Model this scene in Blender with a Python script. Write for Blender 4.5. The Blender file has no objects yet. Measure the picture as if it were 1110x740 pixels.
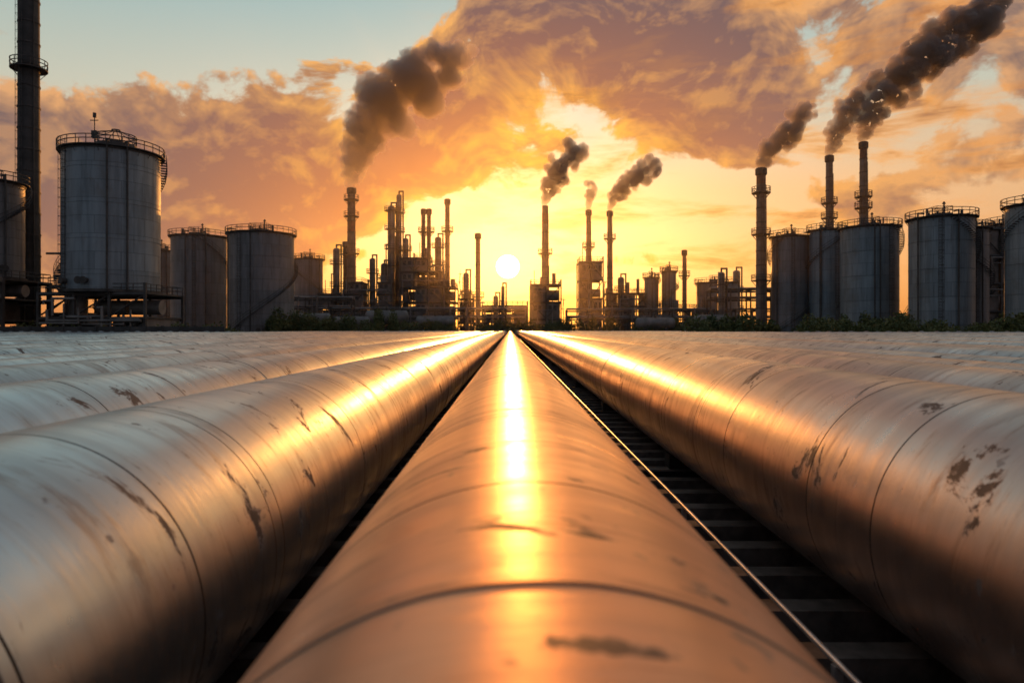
import bpy, math, random
import numpy as np
from mathutils import Vector, Matrix
random.seed(7)
S = bpy.context.scene
S.view_settings.view_transform = 'Standard'
S.view_settings.look = 'None'
S.view_settings.exposure = 0

def lin(c):
    o = []
    for k in c:
        k /= 255.0
        o.append(k/12.92 if k <= .04045 else ((k+.055)/1.055)**2.4)
    return tuple(o)

# ------------------------------------------------------------ node helper
class G:
    def __init__(s, nt): s.nt = nt
    def node(s, t, **kw):
        n = s.nt.nodes.new(t)
        for k, v in kw.items(): setattr(n, k, v)
        return n
    def put(s, inp, v):
        if isinstance(v, V): s.nt.links.new(v.s, inp)
        elif isinstance(v, bpy.types.NodeSocket): s.nt.links.new(v, inp)
        elif v is not None:
            if isinstance(v, (tuple, list)) and len(v) == 3 and inp.type == 'RGBA': v = (*v, 1)
            inp.default_value = v
    def m(s, op, a, b=None, c=None, clamp=False):
        n = s.node('ShaderNodeMath', operation=op, use_clamp=clamp)
        s.put(n.inputs[0], a)
        if b is not None: s.put(n.inputs[1], b)
        if c is not None: s.put(n.inputs[2], c)
        return V(s, n.outputs[0])
    def vm(s, op, a, b=None, sc=None):
        n = s.node('ShaderNodeVectorMath', operation=op)
        s.put(n.inputs[0], a)
        if b is not None: s.put(n.inputs[1], b)
        if sc is not None: s.put(n.inputs['Scale'], sc)
        return V(s, n.outputs[1] if op in ('DOT_PRODUCT', 'LENGTH') else n.outputs[0])
    def sep(s, v):
        n = s.node('ShaderNodeSeparateXYZ'); s.put(n.inputs[0], v)
        return [V(s, o) for o in n.outputs]
    def comb(s, x, y, z):
        n = s.node('ShaderNodeCombineXYZ')
        for i, q in zip(n.inputs, (x, y, z)): s.put(i, q)
        return V(s, n.outputs[0])
    def mix(s, f, a, b, mode='MIX', clampf=True):
        n = s.node('ShaderNodeMix', data_type='RGBA', blend_type=mode, clamp_factor=clampf)
        s.put(n.inputs[0], f); s.put(n.inputs[6], a); s.put(n.inputs[7], b)
        return V(s, n.outputs[2])
    def smooth(s, x, a, b, o0=0., o1=1.):
        n = s.node('ShaderNodeMapRange', interpolation_type='SMOOTHSTEP')
        for i, q in enumerate((x, a, b, o0, o1)): s.put(n.inputs[i], q)
        return V(s, n.outputs[0])
    def noise(s, vec, scale, detail=4, rough=.5, dist=0., lac=2., color=False):
        n = s.node('ShaderNodeTexNoise')
        s.put(n.inputs['Vector'], vec); n.inputs['Scale'].default_value = scale
        n.inputs['Detail'].default_value = detail; n.inputs['Roughness'].default_value = rough
        n.inputs['Distortion'].default_value = dist; n.inputs['Lacunarity'].default_value = lac
        return V(s, n.outputs[1 if color else 0])
    def voro(s, vec, scale, detail=0, rough=.5):
        n = s.node('ShaderNodeTexVoronoi', normalize=True)
        s.put(n.inputs['Vector'], vec); n.inputs['Scale'].default_value = scale
        n.inputs['Detail'].default_value = detail; n.inputs['Roughness'].default_value = rough
        return V(s, n.outputs[0])
    def ramp(s, f, pts, interp='LINEAR'):
        n = s.node('ShaderNodeValToRGB'); r = n.color_ramp; r.interpolation = interp
        while len(r.elements) < len(pts): r.elements.new(.5)
        for e, (p, c) in zip(r.elements, pts):
            e.position = p; e.color = (*c, 1)
        s.put(n.inputs[0], f)
        return V(s, n.outputs[0])
class V:
    def __init__(s, g, sock): s.g = g; s.s = sock
    def __add__(s, o): return s.g.m('ADD', s, o)
    __radd__ = __add__
    def __sub__(s, o): return s.g.m('SUBTRACT', s, o)
    def __rsub__(s, o): return s.g.m('SUBTRACT', o, s)
    def __mul__(s, o): return s.g.m('MULTIPLY', s, o)
    __rmul__ = __mul__
    def __truediv__(s, o): return s.g.m('DIVIDE', s, o)
    def clamp(s): return s.g.m('ADD', s, 0., clamp=True)

SUN_EL = 5.25
SUN_AZ = -0.2
sd = Vector((math.sin(math.radians(SUN_AZ))*math.cos(math.radians(SUN_EL)),
             math.cos(math.radians(SUN_AZ))*math.cos(math.radians(SUN_EL)), math.sin(math.radians(SUN_EL))))

# ------------------------------------------------------------ world
def make_world():
    w = bpy.data.worlds.new("World"); S.world = w; w.use_nodes = True
    nt = w.node_tree; nt.nodes.clear(); g = G(nt)
    tc = g.node('ShaderNodeTexCoord')
    D = g.vm('NORMALIZE', tc.outputs['Generated'])
    x, y, z = g.sep(D)
    A = g.m('ARCTAN2', x, y)*57.2958
    E = g.m('ARCSINE', z)*57.2958
    ang = g.m('SQRT', (A-SUN_AZ)*(A-SUN_AZ)*0.5 + (E-SUN_EL)*(E-SUN_EL))
    def blob(a, e, ra, re):
        p = (A-a)/ra; q = (E-e)/re
        return g.m('EXPONENT', (p*p+q*q)*-1.)
    sky = g.ramp(g.m('MULTIPLY', E, 1/90, clamp=True), [
        (0.0, lin((214, 112, 46))), (5/90, lin((242, 152, 64))), (11/90, lin((232, 172, 102))),
        (17/90, lin((194, 194, 170))), (25/90, lin((146, 180, 178))), (45/90, lin((98, 128, 144))), (1.0, lin((54, 74, 98)))])
    back = g.smooth(y, -.6, .75)
    sky = g.mix(back, lin((62, 84, 110)), sky)
    ns = g.node('ShaderNodeTexSky', sky_type='NISHITA', sun_disc=False)
    ns.sun_elevation = math.radians(SUN_EL); ns.sun_rotation = math.radians(SUN_AZ)
    nis = g.mix(1., ns.outputs[0], (.05, .05, .05), 'MULTIPLY')
    sky = g.mix(1., g.mix(1., sky, (.8, .8, .8), 'MULTIPLY'), nis, 'ADD')
    # cumulus
    wv = g.vm('SCALE', g.vm('SUBTRACT', g.noise(D, 7., 1, .5, color=True), (.5, .5, .5)), sc=.09)
    Dw = g.vm('MULTIPLY', g.vm('ADD', D, wv), (1., 1., 1.4))
    def field(P, det):
        a = g.noise(P, 5.6, det, .62)
        v = g.voro(P, 12., 2, .6)
        return a*.70 + (1.-v)*.30
    W = g.noise(D, 2.3, 1, .5)
    n1 = field(Dw, 7)
    off = g.vm('ADD', g.vm('SCALE', g.vm('SUBTRACT', tuple(sd), D), sc=.022), (0., 0., .024))
    n2 = field(g.vm('ADD', Dw, off), 5)
    M = (blob(-27, 11, 15, 6.4)*.54 + blob(-13, 8.5, 6, 3.5)*.12 + blob(-12, 20.5, 3.4, 1.5)*.10 + blob(-5, 18, 6, 5)*.26 + blob(2, 24, 10, 4.5)*.30 + blob(14, 19.0, 10, 5.0)*.42
         + blob(33, 20, 9, 5)*.12 + blob(1, 12.6, 8, 2.2)*.16 + blob(28, 10.5, 9, 2.0)*.12 + blob(12, 5.8, 5, .9)*.20
         - blob(-18, 25.5, 12, 5.)*.60 - blob(0, 5, 8, 5)*.24 - blob(20, 10.5, 6, 2.6)*.2 - blob(26, 4.5, 18, 3.4)*.16 - blob(24, 22, 3, 7)*.16 - blob(6, 20, 2.5, 5)*.14)
    high = g.smooth(E, 26, 45)*.06
    d = (n1-.5)*1.50 + (W-.5)*.45 + M + high - .125
    alpha = g.smooth(d, 0., .08)
    thick = g.smooth(d, .0, .27)
    light = ((n1-n2)*11.+.30).clamp()
    near = g.m('EXPONENT', ang*(-1/8.))
    mid = g.m('EXPONENT', ang*(-1/17.))
    lit = g.mix((near*1.8).clamp(), g.mix((mid*1.7).clamp(), lin((206, 166, 136)), lin((255, 158, 42))), lin((255, 210, 74)))
    sh = g.mix((near*1.2).clamp(), g.mix((mid*1.15).clamp(), lin((80, 92, 106)), lin((118, 70, 56))), lin((228, 106, 16)))
    f = (light*(1.-thick*.40) + (1.-thick)*.60 - .17).clamp()
    cl = g.mix(f, sh, lit)
    cl = g.mix(g.smooth(E, 23, 38), cl, g.mix(f, lin((92, 104, 116)), lin((168, 172, 170))))
    cl = g.mix(back, g.mix(.5, cl, lin((58, 74, 96))), cl)
    col = g.mix(alpha*.96, sky, cl)
    # thin streaky high layer
    st = g.noise(g.vm('MULTIPLY', D, (1., 1., 4.2)), 5., 5, .62, .3)
    sm = g.smooth(st, .48, .68)*g.smooth(A, -12., 12.)*.85*(1.-g.smooth(E, 20, 34))
    stc = g.mix((mid*1.6).clamp(), lin((244, 150, 74)), lin((255, 182, 54)))
    col = g.mix(sm*(1.-thick*.8), col, g.mix(g.smooth(st, .56, .74), stc, lin((140, 86, 60))))
    hz = g.m('EXPONENT', g.m('ABSOLUTE', E)*(-1/3.5))
    hc = g.mix((mid*1.6).clamp(), lin((178, 108, 74)), lin((252, 130, 22)))
    hc = g.mix(back, lin((70, 78, 94)), hc)
    col = g.mix(hz*.75, col, hc)
    a1 = g.m('EXPONENT', ang*(-1/2.)); a2 = g.m('EXPONENT', ang*(-1/8.))
    glow = g.mix(1., g.mix(1., (.9, .56, .14), g.comb(a1, a1, a1), 'MULTIPLY'),
                 g.mix(1., (.70, .23, .0), g.comb(a2, a2, a2), 'MULTIPLY'), 'ADD')
    col = g.mix(1., col, glow, 'ADD')
    cosd = g.vm('DOT_PRODUCT', D, tuple(sd))
    disc = g.smooth(cosd, math.cos(math.radians(1.0)), math.cos(math.radians(.88)))*14.
    col = g.mix(1., col, g.mix(1., (1., .86, .5), g.comb(disc, disc, disc), 'MULTIPLY'), 'ADD')
    col = g.mix(g.smooth(E, -1.2, -.2), (.03, .025, .02), col)
    bg = g.node('ShaderNodeBackground'); g.put(bg.inputs[0], col); bg.inputs[1].default_value = 1.0
    out = g.node('ShaderNodeOutputWorld'); nt.links.new(bg.outputs[0], out.inputs[0])
make_world()

sl = bpy.data.lights.new("sun", 'SUN'); sl.energy = 2.4; sl.angle = math.radians(.6); sl.color = (1., .36, .07)
so = bpy.data.objects.new("sun", sl); S.collection.objects.link(so)
so.rotation_euler = (-sd).to_track_quat('-Z', 'Y').to_euler(); so.location = (0, 300, 60)

# ------------------------------------------------------------ materials
def newmat(name):
    m = bpy.data.materials.new(name); m.use_nodes = True
    g = G(m.node_tree); b = m.node_tree.nodes['Principled BSDF']
    return m, g, b
def bump(g, b, h, strength, dist):
    n = g.node('ShaderNodeBump'); n.inputs['Strength'].default_value = strength; n.inputs['Distance'].default_value = dist
    g.put(n.inputs['Height'], h); g.nt.links.new(n.outputs[0], b.inputs['Normal'])

def pipe_mat(name, c0, c1, rough, dirt=1., rustmark=False):
    m, g, b = newmat(name)
    tc = g.node('ShaderNodeTexCoord'); oi = g.node('ShaderNodeObjectInfo')
    rnd = V(g, oi.outputs['Random'])
    P = g.vm('ADD', tc.outputs['Object'], g.comb(rnd*37., rnd*91., rnd*13.))
    x, y, z = g.sep(P)
    st = g.comb(x*.35, y*3.2, z*.35)
    big = g.noise(P, 1.1, 2, .6, .4)
    brush = g.noise(st, 3.2, 4, .6)
    fine = g.noise(P, 26., 2, .6)
    patch = g.noise(g.comb(x*2.2, y*3.4, z*1.7), 1.0, 7, .72, .8)
    k = .02*(dirt-1.)
    spot = g.smooth(patch, .605-k, .655-k)
    if rustmark:
        ox, oy, oz = g.sep(tc.outputs['Object'])
        px = (ox-.045)/.055; py = (oy-3.10)/.016
        e = px*px+py*py+(fine-.5)*2.6+(g.noise(P, 60., 2, .6)-.5)*2.5
        spot = (spot + (1.-g.smooth(e, .4, 1.3))*g.smooth(oz, 0., .1)*.9).clamp()
    spk = g.smooth(g.noise(P, 17., 2, .6), .65, .73)*g.smooth(big, .42, .6)
    stain = g.smooth(g.noise(g.comb(x*1.2, y*5., z*1.2), 1.6, 6, .7, .5), .52, .69)
    col = g.mix(g.smooth(big, .35, .65), c0, c1)
    col = g.mix(g.smooth(brush, .35, .7)*.35, col, tuple(k*.55 for k in c1))
    col = g.mix(stain*.55, col, (c1[0]*.42, c1[1]*.32, c1[2]*.26))
    col = g.mix((spot*.88+spk*.6).clamp(), col, (.045, .022, .014))
    g.put(b.inputs['Base Color'], col)
    g.put(b.inputs['Metallic'], .95-(spot+spk).clamp()*.7)
    g.put(b.inputs['Roughness'], (rough + (brush-.5)*.25 + (big-.5)*.22 + (fine-.5)*.1 + spot*.3 + stain*.12).clamp())
    bump(g, b, brush*.26+fine*.06+big*.8, .38, .011)
    return m
M_pipe = pipe_mat("brushed_steel", (.58, .64, .67), (.42, .45, .47), .35, 2.0)
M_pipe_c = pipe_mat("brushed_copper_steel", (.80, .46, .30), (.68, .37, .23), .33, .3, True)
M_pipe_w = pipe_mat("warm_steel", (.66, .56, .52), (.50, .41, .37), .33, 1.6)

def simple(name, col, rough=.6, metal=0., scale=2., var=.35, bmp=.0):
    m, g, b = newmat(name)
    tc = g.node('ShaderNodeTexCoord')
    n = g.noise(tc.outputs['Object'], scale, 4, .6)
    g.put(b.inputs['Base Color'], g.mix(g.smooth(n, .3, .7), tuple(k*(1-var) for k in col), tuple(k*(1+var) for k in col)))
    b.inputs['Roughness'].default_value = rough; b.inputs['Metallic'].default_value = metal
    if bmp: bump(g, b, n, .6, bmp)
    return m
M_groove = simple("weld_seam", (.10, .07, .055), .5, .7, 9)
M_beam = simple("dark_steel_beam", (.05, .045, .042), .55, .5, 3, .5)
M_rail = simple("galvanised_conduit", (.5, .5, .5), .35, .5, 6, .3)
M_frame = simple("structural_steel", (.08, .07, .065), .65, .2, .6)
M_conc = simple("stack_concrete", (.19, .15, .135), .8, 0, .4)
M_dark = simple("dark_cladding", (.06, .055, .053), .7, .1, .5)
M_clad = simple("wall_cladding", (.18, .15, .135), .7, .0, .35)
M_vessel = simple("vessel_steel", (.20, .18, .17), .5, .3, .5)
M_glass = simple("window_glass", (.03, .035, .04), .15, 0, 2, .2)
M_sleeper = simple("sleeper_timber", (.17, .13, .11), .6, 0, 5, .5)
M_red = simple("red_band_paint", (.20, .06, .04), .6, 0, 1, .2)

def tank_mat(name, col, met):
    m, g, b = newmat(name)
    tc = g.node('ShaderNodeTexCoord'); oi = g.node('ShaderNodeObjectInfo'); rnd = V(g, oi.outputs['Random'])
    x, y, z = g.sep(tc.outputs['Object'])
    a = g.m('ARCTAN2', y, x)
    U = g.comb(a*6.+rnd*20., z, 0.)
    br = g.node('ShaderNodeTexBrick'); g.put(br.inputs['Vector'], U)
    br.inputs['Color1'].default_value = (.88, .88, .88, 1); br.inputs['Color2'].default_value = (1.08, 1.08, 1.08, 1)
    br.inputs['Mortar'].default_value = (.55, .55, .55, 1); br.inputs['Scale'].default_value = 1.
    br.inputs['Mortar Size'].default_value = .035; br.inputs['Brick Width'].default_value = 3.1; br.inputs['Row Height'].default_value = 2.3
    br.inputs['Mortar Smooth'].default_value = .3
    streak = g.noise(g.comb(g.m('COSINE', a)*7.+rnd*9., z*.12, g.m('SINE', a)*7.), 1.1, 6, .65)
    blot = g.noise(g.comb(x, y, z), .35, 4, .6, .5)
    c = g.mix(g.smooth(streak, .35, .72)*.75, col, tuple(k*.55 for k in col))
    c = g.mix(g.smooth(blot, .5, .75)*.45, c, (col[0]*.75, col[1]*.58, col[2]*.46))
    c = g.mix(1., c, br.outputs['Color'], 'MULTIPLY')
    g.put(b.inputs['Base Color'], c); b.inputs['Metallic'].default_value = met
    g.put(b.inputs['Roughness'], (blot*.4+.35).clamp())
    bump(g, b, V(g, br.outputs['Fac'])*-1.+blot*.8, .5, .05)
    return m
M_tank = tank_mat("tank_plate_steel", (.27, .31, .345), .3)
M_tank2 = tank_mat("tank_plate_grey", (.225, .225, .235), .2)

def ground_mat():
    m, g, b = newmat("gravel_ground")
    tc = g.node('ShaderNodeTexCoord')
    v = g.voro(tc.outputs['Object'], 14.)
    n = g.noise(tc.outputs['Object'], .25, 5, .6)
    c = g.mix((v*1.5).clamp(), (.07, .06, .055), (.02, .018, .016))
    c = g.mix(g.smooth(n, .35, .65)*.6, c, (.05, .045, .03))
    g.put(b.inputs['Base Color'], c); b.inputs['Roughness'].default_value = .9
    bump(g, b, v*-1., .8, .03)
    return m
M_ground = ground_mat()
def leaf_mat():
    m, g, b = newmat("foliage")
    tc = g.node('ShaderNodeTexCoord')
    n = g.noise(tc.outputs['Object'], .5, 4, .6)
    g.put(b.inputs['Base Color'], g.mix(g.smooth(n, .3, .7), (.05, .075, .02), (.15, .14, .035)))
    b.inputs['Roughness'].default_value = .75
    return m
M_leaf = leaf_mat()

# ------------------------------------------------------------ mesh builder
class B:
    def __init__(s): s.v = []; s.f = []; s.m = []; s.s = []
    def add(s, vs, fs, mat=0, sm=False):
        o = len(s.v); s.v += [tuple(q) for q in vs]
        for f in fs:
            s.f.append(tuple(i+o for i in f)); s.m.append(mat); s.s.append(sm)
    def cyl(s, p0, p1, r0, r1=None, n=12, mat=0, caps=True):
        if r1 is None: r1 = r0
        p0 = Vector(p0); p1 = Vector(p1); d = (p1-p0)
        if d.length < 1e-6: return
        d.normalize()
        u = d.orthogonal().normalized() if abs(d.z) < .999 else Vector((1, 0, 0)); w = d.cross(u)
        ca = [(u*math.cos(2*math.pi*(i+.5)/n)+w*math.sin(2*math.pi*(i+.5)/n)) for i in range(n)]
        a = [p0+c*r0 for c in ca]; b = [p1+c*r1 for c in ca]
        s.add(a+b, [(i, (i+1) % n, n+(i+1) % n, n+i) for i in range(n)], mat, n > 5)
        if caps:
            s.add(a, [tuple(range(n-1, -1, -1))], mat); s.add(b, [tuple(range(n))], mat)
    def beam(s, p0, p1, w, mat=0): s.cyl(p0, p1, w*.7, None, 4, mat)
    def box(s, x0, x1, y0, y1, z0, z1, mat=0):
        vs = [(x, y, z) for z in (z0, z1) for y in (y0, y1) for x in (x0, x1)]
        s.add(vs, [(0, 2, 3, 1), (4, 5, 7, 6), (0, 1, 5, 4), (2, 6, 7, 3), (0, 4, 6, 2), (1, 3, 7, 5)], mat)
    def rev(s, cx, cy, prof, n=48, mat=0, smooth=True):
        vs = []
        for r, z in prof:
            vs += [(cx+r*math.cos(2*math.pi*i/n), cy+r*math.sin(2*math.pi*i/n), z) for i in range(n)]
        fs = [(k*n+i, k*n+(i+1) % n, (k+1)*n+(i+1) % n, (k+1)*n+i) for k in range(len(prof)-1) for i in range(n)]
        s.add(vs, fs, mat, smooth)
    def ringtube(s, cx, cy, z, r, t, n=40, mat=0):
        s.rev(cx, cy, [(r-t, z-t), (r+t, z-t), (r+t, z+t), (r-t, z+t), (r-t, z-t)], n, mat, False)
    def railing(s, cx, cy, z, r, h=1.1, posts=28, t=.04, mat=0):
        for k in (1., .55): s.ringtube(cx, cy, z+h*k, r, t, 40, mat)
        for i in range(posts):
            a = 2*math.pi*i/posts; x = cx+r*math.cos(a); y = cy+r*math.sin(a)
            s.cyl((x, y, z), (x, y, z+h), t, None, 4, mat, False)
    def railbox(s, x0, x1, y0, y1, z, h=1.1, t=.045, step=1.6, mat=0):
        P = [(x0, y0), (x1, y0), (x1, y1), (x0, y1), (x0, y0)]
        for (a, b), (c, d) in zip(P, P[1:]):
            for k in (1., .55): s.cyl((a, b, z+h*k), (c, d, z+h*k), t, None, 4, mat, False)
            L = math.hypot(c-a, d-b); m = max(1, int(L/step))
            for i in range(m):
                u = i/m; s.cyl((a+(c-a)*u, b+(d-b)*u, z), (a+(c-a)*u, b+(d-b)*u, z+h), t, None, 4, mat, False)
    def ladder(s, x, y, z0, z1, mat=0, cage=True, ny=-1):
        for dx in (-.28, .28): s.cyl((x+dx, y, z0), (x+dx, y, z1), .04, None, 4, mat, False)
        z = z0
        while z < z1: s.cyl((x-.28, y, z), (x+.28, y, z), .025, None, 4, mat, False); z += .5
        if cage:
            z = z0+2.4
            while z < z1:
                pts = [(x+.4*math.cos(a), y+ny*.75*math.sin(a), z) for a in [0, .8, 1.57, 2.34, math.pi]]
                for p, q in zip(pts, pts[1:]): s.cyl(p, q, .03, None, 4, mat, False)
                z += 1.2
            for a in (.8, 1.57, 2.34):
                s.cyl((x+.4*math.cos(a), y+ny*.75*math.sin(a), z0+2.4), (x+.4*math.cos(a), y+ny*.75*math.sin(a), z1), .02, None, 4, mat, False)
    def poly(s, pts, r, n=8, mat=0):
        for p, q in zip(pts, pts[1:]): s.cyl(p, q, r, None, n, mat)
        for p in pts[1:-1]:
            s.rev(p[0], p[1], [(r*1.12*math.sin(a), p[2]+r*1.12*math.cos(a)) for a in [0.01, .6, 1.2, 1.9, 2.5, 3.13]][::-1], 8, mat)
    def build(s, name, mats, loc=(0, 0, 0)):
        me = bpy.data.meshes.new(name); me.from_pydata(s.v, [], s.f)
        me.polygons.foreach_set('material_index', s.m); me.polygons.foreach_set('use_smooth', s.s)
        for m in mats: me.materials.append(m)
        me.update()
        o = bpy.data.objects.new(name, me); o.location = loc; S.collection.objects.link(o)
        return o

# ------------------------------------------------------------ ground
b = B(); b.add([(-6000, -300, 0), (6000, -300, 0), (6000, 9000, 0), (-6000, 9000, 0)], [(0, 1, 2, 3)])
b.build("ground", [M_ground])

# ------------------------------------------------------------ pipelines
def pipe_mesh(L, seed, n, near):
    R = random.Random(seed); b = B(); marks = []
    y = R.uniform(.3, .9)
    while y < (L-1 if near else min(L-1, 60)):
        marks.append((y, R.choice(['groove', 'groove', 'seam', 'double'])))
        y += R.uniform(.3, 1.3)*(1+y*.03)
    segs = []
    cur = 0.
    for yy, k in marks:
        if k == 'groove': parts = [(-.004, .5, -.002, .4965, 1), (-.002, .4965, .002, .4965, 1), (.002, .4965, .004, .5, 1)]
        elif k == 'seam': parts = [(-.012, .5, -.006, .5022, 1), (-.006, .5022, .006, .5022, 0), (.006, .5022, .012, .5, 1)]
        else: parts = [(-.045, .5, -.042, .497, 1), (-.042, .497, -.039, .5, 1), (-.039, .5, .039, .5, 0), (.039, .5, .042, .497, 1), (.042, .497, .045, .5, 1)]
        segs.append((cur, .5, yy+parts[0][0], .5, 0))
        for p in parts: segs.append((yy+p[0], p[1], yy+p[2], p[3], p[4]))
        cur = yy+parts[-1][2]
    segs.append((cur, .5, L, .5, 0))
    ca = [(math.sin(2*math.pi*i/n), math.cos(2*math.pi*i/n)) for i in range(n)]
    fs = [(i, (i+1) % n, n+(i+1) % n, n+i) for i in range(n)]
    for (y0, r0, y1, r1, mt) in segs:
        b.add([(r0*c, y0, r0*s) for c, s in ca]+[(r1*c, y1, r1*s) for c, s in ca], fs, mt, True)
    return b
placed = []
def place_pipe(x, z, L, seed, n, near, mat):
    b = pipe_mesh(L, seed, n, near)
    for ye in (0, L):
        b.cyl((0, ye-.05, 0), (0, ye+.05, 0), .6, None, 32, 0)
    o = b.build("pipeline", [mat, M_groove], (x, -2.5, z))
    placed.append((x, z, L))
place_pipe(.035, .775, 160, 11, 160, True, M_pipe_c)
place_pipe(-1.30, .775, 160, 23, 160, True, M_pipe)
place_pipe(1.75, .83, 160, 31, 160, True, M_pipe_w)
place_pipe(-2.56, .775, 160, 41, 128, True, M_pipe)
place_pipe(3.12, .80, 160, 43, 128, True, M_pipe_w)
xl, xr = -2.56, 3.12
for i in range(45):
    xl -= 1.27 + (0.5 if i % 7 == 4 else 0); xr += 1.3 + (0.5 if i % 6 == 3 else 0)
    place_pipe(xl, .775-.02*(i % 3), 160 if xl > -33 else 83, 50+i, 64 if i < 8 else 28, i < 8, M_pipe)
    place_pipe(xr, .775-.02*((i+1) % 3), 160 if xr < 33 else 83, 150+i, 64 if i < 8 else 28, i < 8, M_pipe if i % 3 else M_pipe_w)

# support sleepers & saddles
b = B(); y = -2.2
while y < 30:
    b.box(-14, 16, y-.07, y+.07, .05, .26, 0)
    y += .45
y = 1.9
xmin = min(p[0] for p in placed)-1; xmax = max(p[0] for p in placed)+1
while y < 80:
    b.box(xmin, xmax, y-.14, y+.14, .0, .245, 1)
    for (x, z, L) in placed:
        if abs(x) < 12 and y < 40:
            b.box(x-.28, x+.28, y-.10, y+.10, .265, z-.44, 1)
    y += 4.5
b.build("sleeper_rack", [M_sleeper, M_beam])
b = B()
b.cyl((1.13, -2, .40), (1.13, 90, .40), .013, None, 8, 0)
b.cyl((.98, -2, .30), (.98, 90, .30), .009, None, 8, 0)
y = -1.8
while y < 60: b.box(1.115, 1.145, y-.015, y+.015, .2, .39, 0); y += 2.08
b.build("conduit_rail", [M_rail])
b = B()
b.cyl((-.62, -2, .26), (-.62, 60, .26), .012, None, 8, 0)
b.build("conduit_rail", [M_rail])

# ------------------------------------------------------------ tanks
def tank(x, y, r, zt, zb=0., mat=None, seed=0, top='rail', extras=0):
    R = random.Random(seed); b = B()
    b.rev(0, 0, [(r, zb), (r, zt)], 72, 0)
    b.rev(0, 0, [(r+.12, zt-.25), (r+.12, zt), (r, zt+.003)], 72, 1, False)
    b.rev(0, 0, [(r+.02, zt+.003), (r*.6, zt+r*.075), (r*.25, zt+r*.115), (.01, zt+r*.13)], 72, 0)
    z = zb+2.3
    while z < zt-1: b.rev(0, 0, [(r+.003, z-.06), (r+.05, z-.05), (r+.05, z+.05), (r+.003, z+.06)], 72, 0, False); z += 4.6
    b.rev(0, 0, [(r, zb+.003), (r+.25, zb+.003), (r+.25, zb+.35), (r+.003, zb+.35)], 60, 1, False)
    b.rev(0, 0, [(r-.3, zt+.06), (r+.55, zt+.06), (r+.55, zt+.18), (r-.3, zt+.18)], 60, 1, False)
    b.railing(0, 0, zt+.18, r+.5, 1.1, max(20, int(r*5)), .05, 1)
    for i in range(24):
        a = i*math.pi/12; b.beam((r*math.cos(a), r*math.sin(a), zt-.7), ((r+.5)*math.cos(a), (r+.5)*math.sin(a), zt+.05), .05, 1)
    zr = zt+r*.12
    if top == 'crown':
        b.cyl((.5, 0, zr-.3), (.5, 0, zr+.8), r*.42, None, 24, 1); b.railing(.5, 0, zr+.8, r*.42, 1.2, 16, .05, 1)
        for k in range(10):
            a = k*math.pi/5; b.cyl((.5+r*.42*math.cos(a), r*.42*math.sin(a), zr+2.), (.5, 0, zr+2.8), .05, None, 4, 1)
        b.ringtube(.5, 0, zr+2.8, .5, .06, 12, 1)
        b.cyl((-r*.36, -.5, zr), (-r*.36, -.5, zr+4.8), .06, None, 6, 1)
        b.box(-r*.36-.35, -r*.36+.35, -.7, -.3, zr+1.6, zr+2.6, 1)
        b.cyl((-r*.36-.6, -.5, zr+4.), (-r*.36+.5, -.5, zr+4.), .07, None, 6, 1)
        b.cyl((-r*.36, -.5, zr+4.4), (-r*.36, -.5, zr+5.), .22, None, 8, 1)
        b.cyl((-r*.78, 0, zt), (-r*.78, 0, zt+2.6), .06, None, 6, 1)
    else:
        for k in range(5):
            a = R.uniform(0, 6.28); q = R.uniform(.1, .7)*r
            b.cyl((q*math.cos(a), q*math.sin(a), zt), (q*math.cos(a), q*math.sin(a), zt+r*.12+R.uniform(.4, 1.5)), R.uniform(.1, .3), None, 10, 1)
        b.box(-r*.3, r*.25, -r*.25, r*.3, zt+.2, zr+.45, 1); b.railbox(-r*.3, r*.25, -r*.25, r*.3, zr+.45, 1.1, .045, 1., 1)
        b.cyl((r*.1, 0, zr), (r*.1, 0, zr+2.3), .12, None, 8, 1); b.cyl((r*.1, 0, zr+2.1), (r*.1, 0, zr+2.5), .3, .12, 10, 1)
    la = R.uniform(-2.4, -.8)
    lx, ly = (r+.2)*math.cos(la), (r+.2)*math.sin(la)
    b.ladder(lx, ly, zb, zt+1.2, 1)
    a0 = R.uniform(-3., -2.); turns = (zt-zb)/ (r*.8)
    m = int((zt-zb)/.28)
    sgn = R.choice([-1, 1])
    for i in range(m):
        a = a0+sgn*turns*i/m; z = zb+(zt-zb)*i/m
        c, s_ = math.cos(a), math.sin(a)
        b.cyl(((r+.02)*c, (r+.02)*s_, z), ((r+.8)*c, (r+.8)*s_, z), .10, None, 4, 1, False)
        if i % 4 == 0: b.cyl(((r+.8)*c, (r+.8)*s_, z), ((r+.8)*c, (r+.8)*s_, z+1.1), .03, None, 4, 1, False)
        if i % 4 == 0 and i+4 <= m:
            a2 = a0+sgn*turns*(i+4)/m; z2 = zb+(zt-zb)*(i+4)/m
            for h in (0, .55, 1.1): b.cyl(((r+.8)*c, (r+.8)*s_, z+h), ((r+.8)*math.cos(a2), (r+.8)*math.sin(a2), z2+h), .04, None, 4, 1, False)
    for k in range(3):
        a = R.uniform(-2.7, -.4); c, s_ = math.cos(a), math.sin(a)
        b.cyl((r*.98*c, r*.98*s_, zb+1.4), ((r+.7)*c, (r+.7)*s_, zb+1.4), .35, None, 12, 1)
        b.cyl(((r+.6)*c, (r+.6)*s_, zb+1.4), ((r+.72)*c, (r+.72)*s_, zb+1.4), .48, None, 12, 1)
    for k in range(2):
        a = R.uniform(-2.9, -.2); c, s_ = math.cos(a), math.sin(a)
        b.poly([((r+.35)*c, (r+.35)*s_, zb+.2), ((r+.35)*c, (r+.35)*s_, zt+.8), ((r*.8)*c, (r*.8)*s_, zt+.8)], .13, 8, 1)
    return b.build("storage_tank", [mat or M_tank, M_frame], (x, y, 0))

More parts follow.
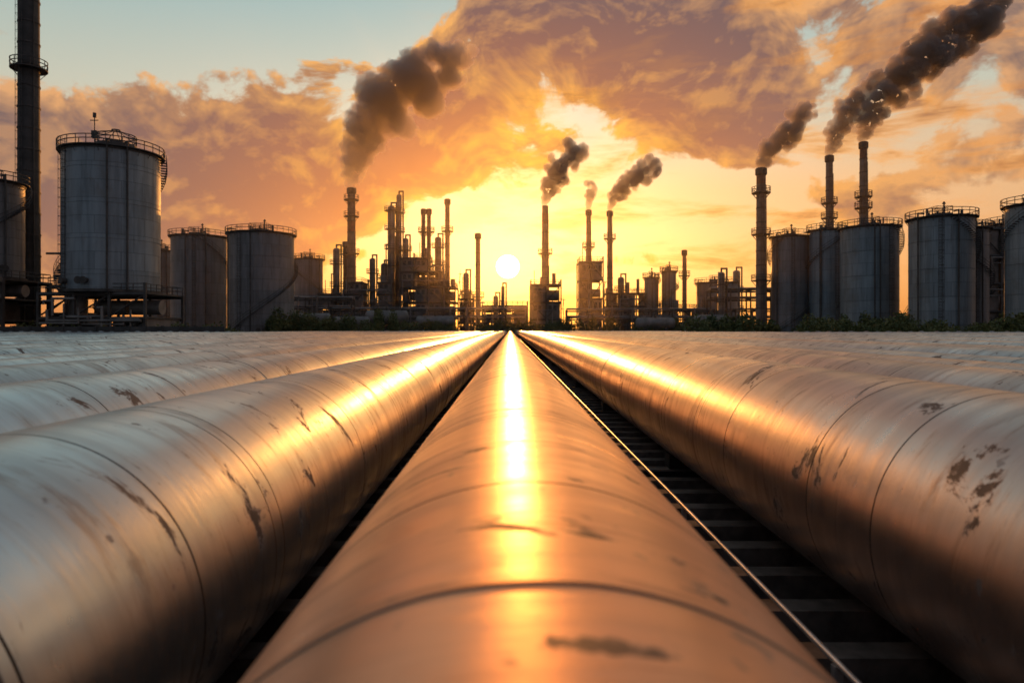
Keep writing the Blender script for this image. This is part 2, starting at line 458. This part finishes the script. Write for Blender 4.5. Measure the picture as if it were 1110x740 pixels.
tank(-53.9, 92.5, 5.85, 25.0, 6.4, M_tank, 1, 'crown')
tank(-70.6, 92.5, 4.0, 21.2, 8.2, M_tank2, 2)
tank(-68.2, 150, 5.8, 21.6, 0, M_tank2, 3)
tank(-51.0, 140, 6.4, 20.8, 0, M_tank2, 4)
tank(-54.6, 185, 3.8, 20.4, 0, M_tank2, 5)
tank(-83, 162, 3.2, 20, 0, M_tank2, 6)
tank(60.6, 148, 3.8, 21.4, 0, M_tank2, 8)
tank(66.8, 144, 3.5, 22.2, 0, M_tank, 9)
tank(68.4, 130, 5.0, 20.7, 0, M_tank, 10)
tank(72.6, 115, 4.8, 20., 0, M_tank, 11)
tank(80.6, 120, 3.0, 19., 0, M_tank2, 12)
tank(80.8, 105, 3.9, 20.4, 0, M_tank, 13)
tank(56., 185, 5.4, 14., 0, M_tank2, 14)
tank(38.2, 185, 1.8, 15.5, 0, M_tank2, 15)
tank(43, 185, 1.9, 17.2, 0, M_tank2, 16)
tank(95, 128, 5, 21, 0, M_tank2, 17)

# ------------------------------------------------------------ chimneys
def chimney(x, y, zt, r0, r1, plats=(), bands=(), seed=0, mat=None, collar=True):
    b = B(); n = 28
    rr = lambda z: r0+(r1-r0)*z/zt
    b.rev(0, 0, [(r0, 0), (r1, zt)], n, 0)
    b.rev(0, 0, [(r1, zt), (r1*.8, zt+.003), (r1*.75, zt-2)], n, 2, False)
    if collar:
        b.rev(0, 0, [(r1+.003, zt-1.6), (r1+.28, zt-1.3), (r1+.28, zt-.1), (r1+.003, zt+.1)], n, 1, False)
    z = 3.
    while z < zt-3:
        q = rr(z)+.05; b.rev(0, 0, [(q-.045, z-.1), (q+.04, z-.1), (q+.04, z+.1), (q-.045, z+.1)], n, 1, False); z += 3.1
    for (za, zb) in bands:
        b.rev(0, 0, [(rr(za)+.02, za), (rr(zb)+.02, zb)], n, 3)
    for p in plats:
        q = rr(p)
        b.rev(0, 0, [(q, p), (q+1.0, p), (q+1.0, p+.15), (q, p+.15)], 24, 1, False); b.railing(0, 0, p+.15, q+.95, 1.2, 14, .05, 1)
        for i in range(8):
            a = i*math.pi/4; b.beam((q*math.cos(a), q*math.sin(a), p-1.1), ((q+.9)*math.cos(a), (q+.9)*math.sin(a), p), .08, 1)
    b.ladder(-.2, -(r0+.12), 0, zt-.5, 1, True)
    b.cyl((r0*.9, -r0*.6, 0), (r1*.95, -r1*.6, zt*.9), .07, None, 6, 1)
    b.box(-r0*1.5, r0*1.5, -r0*1.5, r0*1.5, 0, 1.2, 0)
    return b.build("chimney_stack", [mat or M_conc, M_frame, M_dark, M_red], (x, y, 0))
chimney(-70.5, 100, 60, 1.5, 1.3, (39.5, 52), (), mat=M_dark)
chimney(-43, 185, 39.8, 1.35, 1.0, (36.5, 32, 22), ((28, 31),))
chimney(-45, 187, 25.5, .8, .7, (22,))
chimney(9.5, 185, 35, 1.15, .85, (22,), ((30, 33),), collar=False)
chimney(21.5, 187, 34.2, .9, .62, (24,), ())
chimney(27, 185, 33.6, .85, .62, (26,), ())
chimney(-8.5, 180, 26.8, .72, .6, (10,), ())
chimney(-17, 185, 36.8, .75, .6, (28,), ())
chimney(-23.6, 186, 34.3, .6, .5, (28,), ()); chimney(-22.1, 186, 34.3, .6, .5, (28,), ())
chimney(47.2, 185, 23, .6, .5, (16,), ())
chimney(54.4, 148, 36.4, 1.15, .95, (31, 22, 12), ((33, 35),))
chimney(74.8, 160, 42.2, .95, .75, (31, 27.5), ())
chimney(80.2, 155, 44, 1.1, .75, (31.5, 29), ((40, 42.5),))

# ------------------------------------------------------------ distillation columns
def column(x, y, zt, r, seed=0):
    R = random.Random(seed); b = B()
    b.rev(0, 0, [(r*1.25, 0), (r*1.02, 3), (r, 3.2), (r, zt-r*.6), (r*.85, zt-r*.25), (r*.5, zt-.05), (.01, zt)], 24, 0)
    z = 6+R.uniform(0, 2); k = 0
    while z < zt-1:
        b.rev(0, 0, [(r, z), (r+.9, z), (r+.9, z+.12), (r, z+.12)], 20, 1, False); b.railing(0, 0, z+.12, r+.85, 1.1, 12, .05, 1); z += R.uniform(4, 6.5)
    b.ladder(-r*.3, -r-.15, 0, zt-.5, 1)
    b.poly([(r+.4, -.2, 1), (r+.4, -.2, zt+.8), (0, 0, zt+.8), (0, 0, zt-.1)], .22, 8, 1)
    b.poly([(-r-.35, -.3, 1), (-r-.35, -.3, zt*.7), (0, -.3, zt*.7)], .16, 8, 1)
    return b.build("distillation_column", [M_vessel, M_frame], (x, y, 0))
for i, (x, y, z, r) in enumerate([(-32.2, 185, 35, 1.0), (-30.4, 187, 38.5, .7), (-28, 183, 26, .8), (-37.5, 186, 21, .8), (-35, 190, 20, 1), (-46.8, 184, 23.5, .9),
        (-19.4, 184, 26.5, .9), (-12, 186, 17, .8), (-2, 188, 13.5, .5), (-4, 190, 11, .7), (30.5, 188, 16, .9), (63, 190, 18, 1), (-75, 118, 20, .8), (-66, 105, 25, .45), (-63.2, 106, 19, .7), (49.5, 160, 15, .8)]):
    column(x, y, z, r, i)

# ------------------------------------------------------------ process structures
def structure(name, x0, x1, y0, y1, levels, seed, clad=.3, jag=True, pipes=6):
    R = random.Random(seed); b = B(); ox, oy = (x0+x1)/2, (y0+y1)/2
    X = lambda v: v-ox
    nb = max(1, round((x1-x0)/4.)); xs = [x0+(x1-x0)*i/nb for i in range(nb+1)]
    tops = []
    for i in range(nb):
        t = len(levels)-1-(R.choice([0, 0, 1, 2]) if jag else 0); tops.append(max(1, t))
    for i, xx in enumerate(xs):
        t = max(tops[max(0, i-1)], tops[min(nb-1, i)])
        for yy in (y0-oy, y1-oy): b.beam((X(xx), yy, 0), (X(xx), yy, levels[t]+(1.2 if R.random() < .3 else 0)), .32, 1)
    for i in range(nb):
        for l in range(1, tops[i]+1):
            z = levels[l]; za = levels[l-1]
            b.box(X(xs[i]), X(xs[i+1]), y0-oy, y1-oy, z-.22, z, 1)
            for yy in (y0-oy, y1-oy): b.beam((X(xs[i]), yy, z-.3), (X(xs[i+1]), yy, z-.3), .3, 1)
            if R.random() < .5: b.beam((X(xs[i]), y0-oy, za), (X(xs[i+1]), y0-oy, z-.3), .16, 1)
            else: b.beam((X(xs[i+1]), y0-oy, za), (X(xs[i]), y0-oy, z-.3), .16, 1)
            q = R.random()
            if q < clad:
                b.box(X(xs[i])+.25, X(xs[i+1])-.25, y0-oy+.3, y1-oy-.3, za+.004, z-.225, 0)
                for wx in np.arange(xs[i]+.7, xs[i+1]-1.0, 1.3):
                    b.box(X(wx), X(wx)+.8, y0-oy+.27, y0-oy+.31, za+(z-za)*.45, za+(z-za)*.75, 3)
            elif q < clad+.3:
                rr = min((z-za)*.32, .36*(xs[i+1]-xs[i]))
                b.cyl((X(xs[i])+.3, 0, za+rr+.3), (X(xs[i+1])-.3, 0, za+rr+.3), rr, None, 16, 2)
            elif q < clad+.5:
                cx = X((xs[i]+xs[i+1])/2); rr = (xs[i+1]-xs[i])*.25
                b.cyl((cx, -.5, za), (cx, -.5, z-.3), rr, None, 16, 2)
        z = levels[tops[i]]
        b.railbox(X(xs[i]), X(xs[i+1]), y0-oy, y1-oy, z, 1.1, .05, 1.3, 1)
        if R.random() < .6:
            cx = X(R.uniform(xs[i]+.6, xs[i+1]-.6)); rr = R.uniform(.3, .9)
            b.cyl((cx, 0, z), (cx, 0, z+R.uniform(1.5, 4)), rr, None, 14, 2)
        if R.random() < .4: b.cyl((X(xs[i])+1, -1, z), (X(xs[i])+1, -1, z+R.uniform(3, 6)), .1, None, 6, 1)
    for k in range(pipes):
        z = R.uniform(1, levels[-1]*.9); xa = R.uniform(x0, x1); xb = R.uniform(x0, x1); z2 = R.uniform(1, levels[-1]*.8); yy = y0-oy-R.uniform(.3, .9)
        b.poly([(X(xa), yy, z), (X(xb), yy, z), (X(xb), yy, z2)], R.uniform(.1, .22), 8, 2)
    z = 0; dirn = 1; sx = X(x1)+.9
    while z < levels[-2]-1:
        b.beam((sx, -1.6*dirn, z), (sx, 1.6*dirn, z+2.4), .14, 1); b.beam((sx, -1.6*dirn, z+1), (sx, 1.6*dirn, z+3.4), .05, 1)
        b.box(sx-.5, sx+.5, 1.6*dirn-.5, 1.6*dirn+.5, z+2.3, z+2.4, 1); z += 2.4; dirn *= -1
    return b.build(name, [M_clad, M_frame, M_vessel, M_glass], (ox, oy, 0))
def rack(name, x0, x1, y, h, seed, npipes=5):
    R = random.Random(seed); b = B(); ox = (x0+x1)/2
    x = x0
    while x <= x1+.01:
        for yy in (-1.5, 1.5): b.beam((x-ox, yy, 0), (x-ox, yy, h), .28, 0)
        for z in (h-.1, h-2.2): b.beam((x-ox, -1.7, z), (x-ox, 1.7, z), .22, 0)
        x += (x1-x0)/max(1, round((x1-x0)/5))
    for z in (h-.1, h-2.2):
        for yy in (-1.5, 1.5): b.beam((x0-ox, yy, z-.25), (x1-ox, yy, z-.25), .2, 0)
        for k in range(npipes):
            r = R.uniform(.12, .36); b.cyl((x0-ox, -1.3+2.6*k/(npipes-1), z+r+.12), (x1-ox, -1.3+2.6*k/(npipes-1), z+r+.12), r, None, 10, 1)
    for k in range(int((x1-x0)/4)):
        xx = R.uniform(x0, x1)-ox; b.poly([(xx, -1.9, .2), (xx, -1.9, h+.4), (xx, 0, h+.4)], R.uniform(.08, .2), 8, 1)
    return b.build(name, [M_frame, M_vessel], (ox, y, 0))

structure("refinery_unit", -29, -14.5, 180, 190, [0, 5, 9, 13, 17, 20.5], 3, .7)
structure("refinery_unit", -50, -31, 178, 186, [0, 4, 7.5, 11, 14], 5, .45)
structure("refinery_unit", 5.5, 13.5, 181, 189, [0, 4.5, 9, 13.6], 8, .95, False)
structure("boiler_house", 18.6, 24.8, 182, 190, [0, 5, 10, 15, 19.8], 12, .9, False)
structure("refinery_unit", 26, 38, 184, 190, [0, 4, 8, 11.5], 15, .5)
structure("refinery_unit", 38, 52, 178, 184, [0, 3.5, 7, 9.5], 17, .5)
structure("refinery_unit", 83.5, 92, 122, 128, [0, 5, 10, 15, 19.8], 19, .7)
structure("refinery_unit", -14, -6, 184, 190, [0, 3.5, 7, 10], 21, .4)
structure("refinery_unit", -8, 5, 194, 200, [0, 3, 6, 8.5], 22, .4)
structure("tank_support_platform", -60.5, -46.8, 87.5, 97.5, [0, 3.2, 6.35], 25, .25, False, 14)
structure("tank_support_platform", -80, -65.0, 87.5, 96.5, [0, 2.8, 5.6, 8.15], 26, .35, False, 12)
structure("refinery_unit", -67, -62, 99, 104, [0, 4, 8, 11, 14], 27, .4)
rack("pipe_rack", -88, -64, 84.5, 7.6, 2)
rack("pipe_rack", -48, 4, 172, 6.6, 3); rack("pipe_rack", 14, 66, 170, 6.4, 4)
rack("pipe_rack", 48, 72, 165, 11, 6); rack("pipe_rack", -60, -38, 165, 9, 7)
def drum(x, y, z, L, r):
    b = B()
    prof = []
    for i in range(7): a = math.pi/2*i/6; prof.append((-L/2-r*.5*math.cos(a), r*math.sin(a)))
    prof += [(-p, q) for p, q in prof[::-1]]
    n = 20; vs = []
    for px, q in prof: vs += [(px, max(q, .01)*math.cos(2*math.pi*i/n), z+max(q, .01)*math.sin(2*math.pi*i/n)) for i in range(n)]
    b.add(vs, [(k*n+i, k*n+(i+1) % n, (k+1)*n+(i+1) % n, (k+1)*n+i) for k in range(len(prof)-1) for i in range(n)], 0, True)
    for s_ in (-.3, .3): b.box(L*s_-.3, L*s_+.3, -r*.7, r*.7, 0, z-r*.5, 1)
    b.cyl((0, 0, z+r*.9), (0, 0, z+r+.9), .3, None, 10, 1); b.railbox(-L*.4, L*.4, -r*.5, r*.5, z+r, 1., .04, 1.2, 1)
    b.build("pressure_vessel", [M_vessel, M_frame], (x, y, 0))
for q in [(-30, 166, 4.5, 9, 1.7), (-37, 160, 3.2, 7, 1.4), (-18, 164, 3.4, 8, 1.4), (34, 160, 3, 8, 1.3), (46, 156, 3.4, 7, 1.5), (-43, 150, 3.6, 6, 1.5)]: drum(*q)

# perimeter wall
b = B(); b.box(-90, -34.5, -.12, .12, 0, 1.9, 0)
for k in range(28): b.box(-90+k*2-.1, -90+k*2+.1, -.2, .2, 0, 2.0, 0)
b.build("perimeter_wall", [M_dark], (0, 82.5, 0))

# ------------------------------------------------------------ shrubs
def shrubs(name, spans, count, size):
    rs = np.random.RandomState(5); P = []
    for (x0, x1, y0, y1, h, share) in spans:
        nc = max(4, int((x1-x0)*1.1)); cx = rs.uniform(x0, x1, nc); cy = rs.uniform(y0, y1, nc); ch = h*rs.uniform(.35, 1., nc); cr = rs.uniform(.8, 2.2, nc)
        m = int(count*share); k = rs.randint(0, nc, m)
        v = rs.normal(size=(m, 3)); v /= np.linalg.norm(v, axis=1)[:, None]; v *= rs.uniform(.5, 1.05, (m, 1))
        p = np.stack([cx[k]+v[:, 0]*cr[k], cy[k]+v[:, 1]*cr[k], np.abs(ch[k]*.5+v[:, 2]*ch[k]*.5)], 1); P.append(p)
    P = np.concatenate(P); m = len(P)
    a = rs.normal(size=(m, 3)); a /= np.linalg.norm(a, axis=1)[:, None]; c = rs.normal(size=(m, 3)); c = np.cross(a, c); c /= np.linalg.norm(c, axis=1)[:, None]
    sz = size*rs.uniform(.5, 1.3, (m, 1))
    vs = np.stack([P-a*sz, P-c*sz*.45, P+a*sz, P+c*sz*.45], 1).reshape(-1, 3)
    me = bpy.data.meshes.new(name); me.from_pydata(vs.tolist(), [], np.arange(m*4).reshape(-1, 4).tolist()); me.materials.append(M_leaf)
    o = bpy.data.objects.new(name, me); S.collection.objects.link(o)
shrubs("shrubbery", [(-52, -22, 128, 138, 6.0, .25), (-30, 10, 160, 164, 4.2, .2), (8, 40, 160, 163, 5.2, .2), (26, 98, 96, 102, 4.4, .35)], 70000, .3)
shrubs("grass_verge", [(-90, -34, 84.5, 86, 2.6, .3), (34, 92, 85, 88, 3.0, .7)], 30000, .2)

# ------------------------------------------------------------ smoke plumes
def smoke_mat(name, dens, c):
    m = bpy.data.materials.new(name); m.use_nodes = True; nt = m.node_tree; nt.nodes.clear()
    o = nt.nodes.new('ShaderNodeOutputMaterial'); p = nt.nodes.new('ShaderNodeVolumePrincipled')
    p.inputs['Color'].default_value = (*c, 1); p.inputs['Density'].default_value = dens; p.inputs['Anisotropy'].default_value = .42
    nt.links.new(p.outputs[0], o.inputs['Volume']); return m
M_smoke = smoke_mat("smoke", .34, (.88, .80, .82))
M_smoke2 = smoke_mat("dense_smoke", .75, (.82, .74, .76))
tex = bpy.data.textures.new("billow", 'CLOUDS'); tex.noise_scale = 2.2; tex.noise_depth = 4
tex2 = bpy.data.textures.new("billow_fine", 'CLOUDS'); tex2.noise_scale = .8; tex2.noise_depth = 3
import bmesh
def plume(pts, seed, mat):
    R = random.Random(seed); b = B()
    bm = bmesh.new(); bmesh.ops.create_icosphere(bm, subdivisions=2, radius=1); vs = [v.co.copy() for v in bm.verts]; fs = [tuple(v.index for v in f.verts) for f in bm.faces]; bm.free()
    P0 = pts[0]
    for (p, q) in zip(pts, pts[1:]):
        a = Vector(p[:3]); c = Vector(q[:3]); L = (c-a).length; t = 0
        while t < L:
            u = t/L; r = p[3]+(q[3]-p[3])*u; ctr = a.lerp(c, u)
            for k in range(6 if r > 1.2 else 1):
                off = Vector((R.uniform(-1, 1), R.uniform(-1, 1), R.uniform(-1, 1)))*r*(.85 if r > 1.2 else .12)
                rr = r*R.uniform(.28, .6) if r > 1.2 else r
                cc = ctr+off-Vector(P0[:3])
                b.add([cc+v*rr for v in vs], fs)
            t += r*.36
    o = b.build("smoke_plume", [mat], P0[:3])
    mr = max(p[3] for p in pts)
    m = o.modifiers.new("r", 'REMESH'); m.mode = 'VOXEL'; m.voxel_size = max(.2, mr*.05)
    m = o.modifiers.new("d", 'DISPLACE'); m.texture = tex; m.strength = min(2.8, mr*.4); m.mid_level = .45
    m = o.modifiers.new("e", 'DISPLACE'); m.texture = tex2; m.strength = min(1.1, mr*.25); m.mid_level = .45
plume([(-43, 185, 40.2, 1.0), (-42.4, 185, 46, 2.8), (-39.5, 185, 53, 5.0), (-35, 185, 61, 7.5), (-27, 186, 68, 8.0), (-19, 188, 73, 6), (-13, 190, 78, 3)], 1, M_smoke)
plume([(9.5, 185, 35.2, .8), (10.6, 185, 40, 1.9), (13, 185, 45, 3.0), (18, 185, 50, 3.2)], 2, M_smoke2)
plume([(21.5, 187, 34.4, .6), (21.8, 187, 37.5, 1.2), (22.5, 187, 41, 1.6)], 3, M_smoke2)
plume([(27, 185, 33.8, .6), (28.5, 185, 38, 1.6), (32, 185, 41.5, 2.5), (39, 185, 46, 2.4)], 4, M_smoke2)
plume([(54.4, 148, 36.6, .9), (56, 148, 40, 1.9), (60, 148, 44, 2.5), (65, 148, 49.5, 1.9)], 5, M_smoke2)
plume([(74.8, 160, 42.4, .9), (76.2, 160, 47, 1.7), (79, 160, 52, 2.4), (83, 160, 58, 2.2)], 6, M_smoke2)
plume([(80.2, 155, 44.2, .9), (82, 155, 50, 2.2), (87, 155, 57, 3.6), (95, 155, 63, 4.4), (104, 156, 70, 4.6), (112, 157, 77, 3)], 7, M_smoke2)

# ------------------------------------------------------------ haze (air over the plant)
hm = bpy.data.materials.new("haze_air"); hm.use_nodes = True; nt = hm.node_tree; nt.nodes.clear()
o_ = nt.nodes.new('ShaderNodeOutputMaterial'); p_ = nt.nodes.new('ShaderNodeVolumeScatter')
p_.inputs['Color'].default_value = (1, .9, .8, 1); p_.inputs['Density'].default_value = .0009; p_.inputs['Anisotropy'].default_value = .8
nt.links.new(p_.outputs[0], o_.inputs['Volume'])
b = B(); b.box(-320, 320, 110, 420, .5, 60); hz = b.build("haze", [hm])

# ------------------------------------------------------------ camera
cam = bpy.data.cameras.new("camera"); co = bpy.data.objects.new("camera", cam); S.collection.objects.link(co)
co.location = (0, 0, 1.55); co.rotation_euler = (math.radians(90), 0, 0)
cam.lens = 24; cam.sensor_width = 36; cam.shift_y = -13/1110; cam.shift_x = 2/1110
cam.clip_start = .05; cam.clip_end = 20000
cam.dof.use_dof = True; cam.dof.focus_distance = 8; cam.dof.aperture_fstop = 2.6
S.camera = co
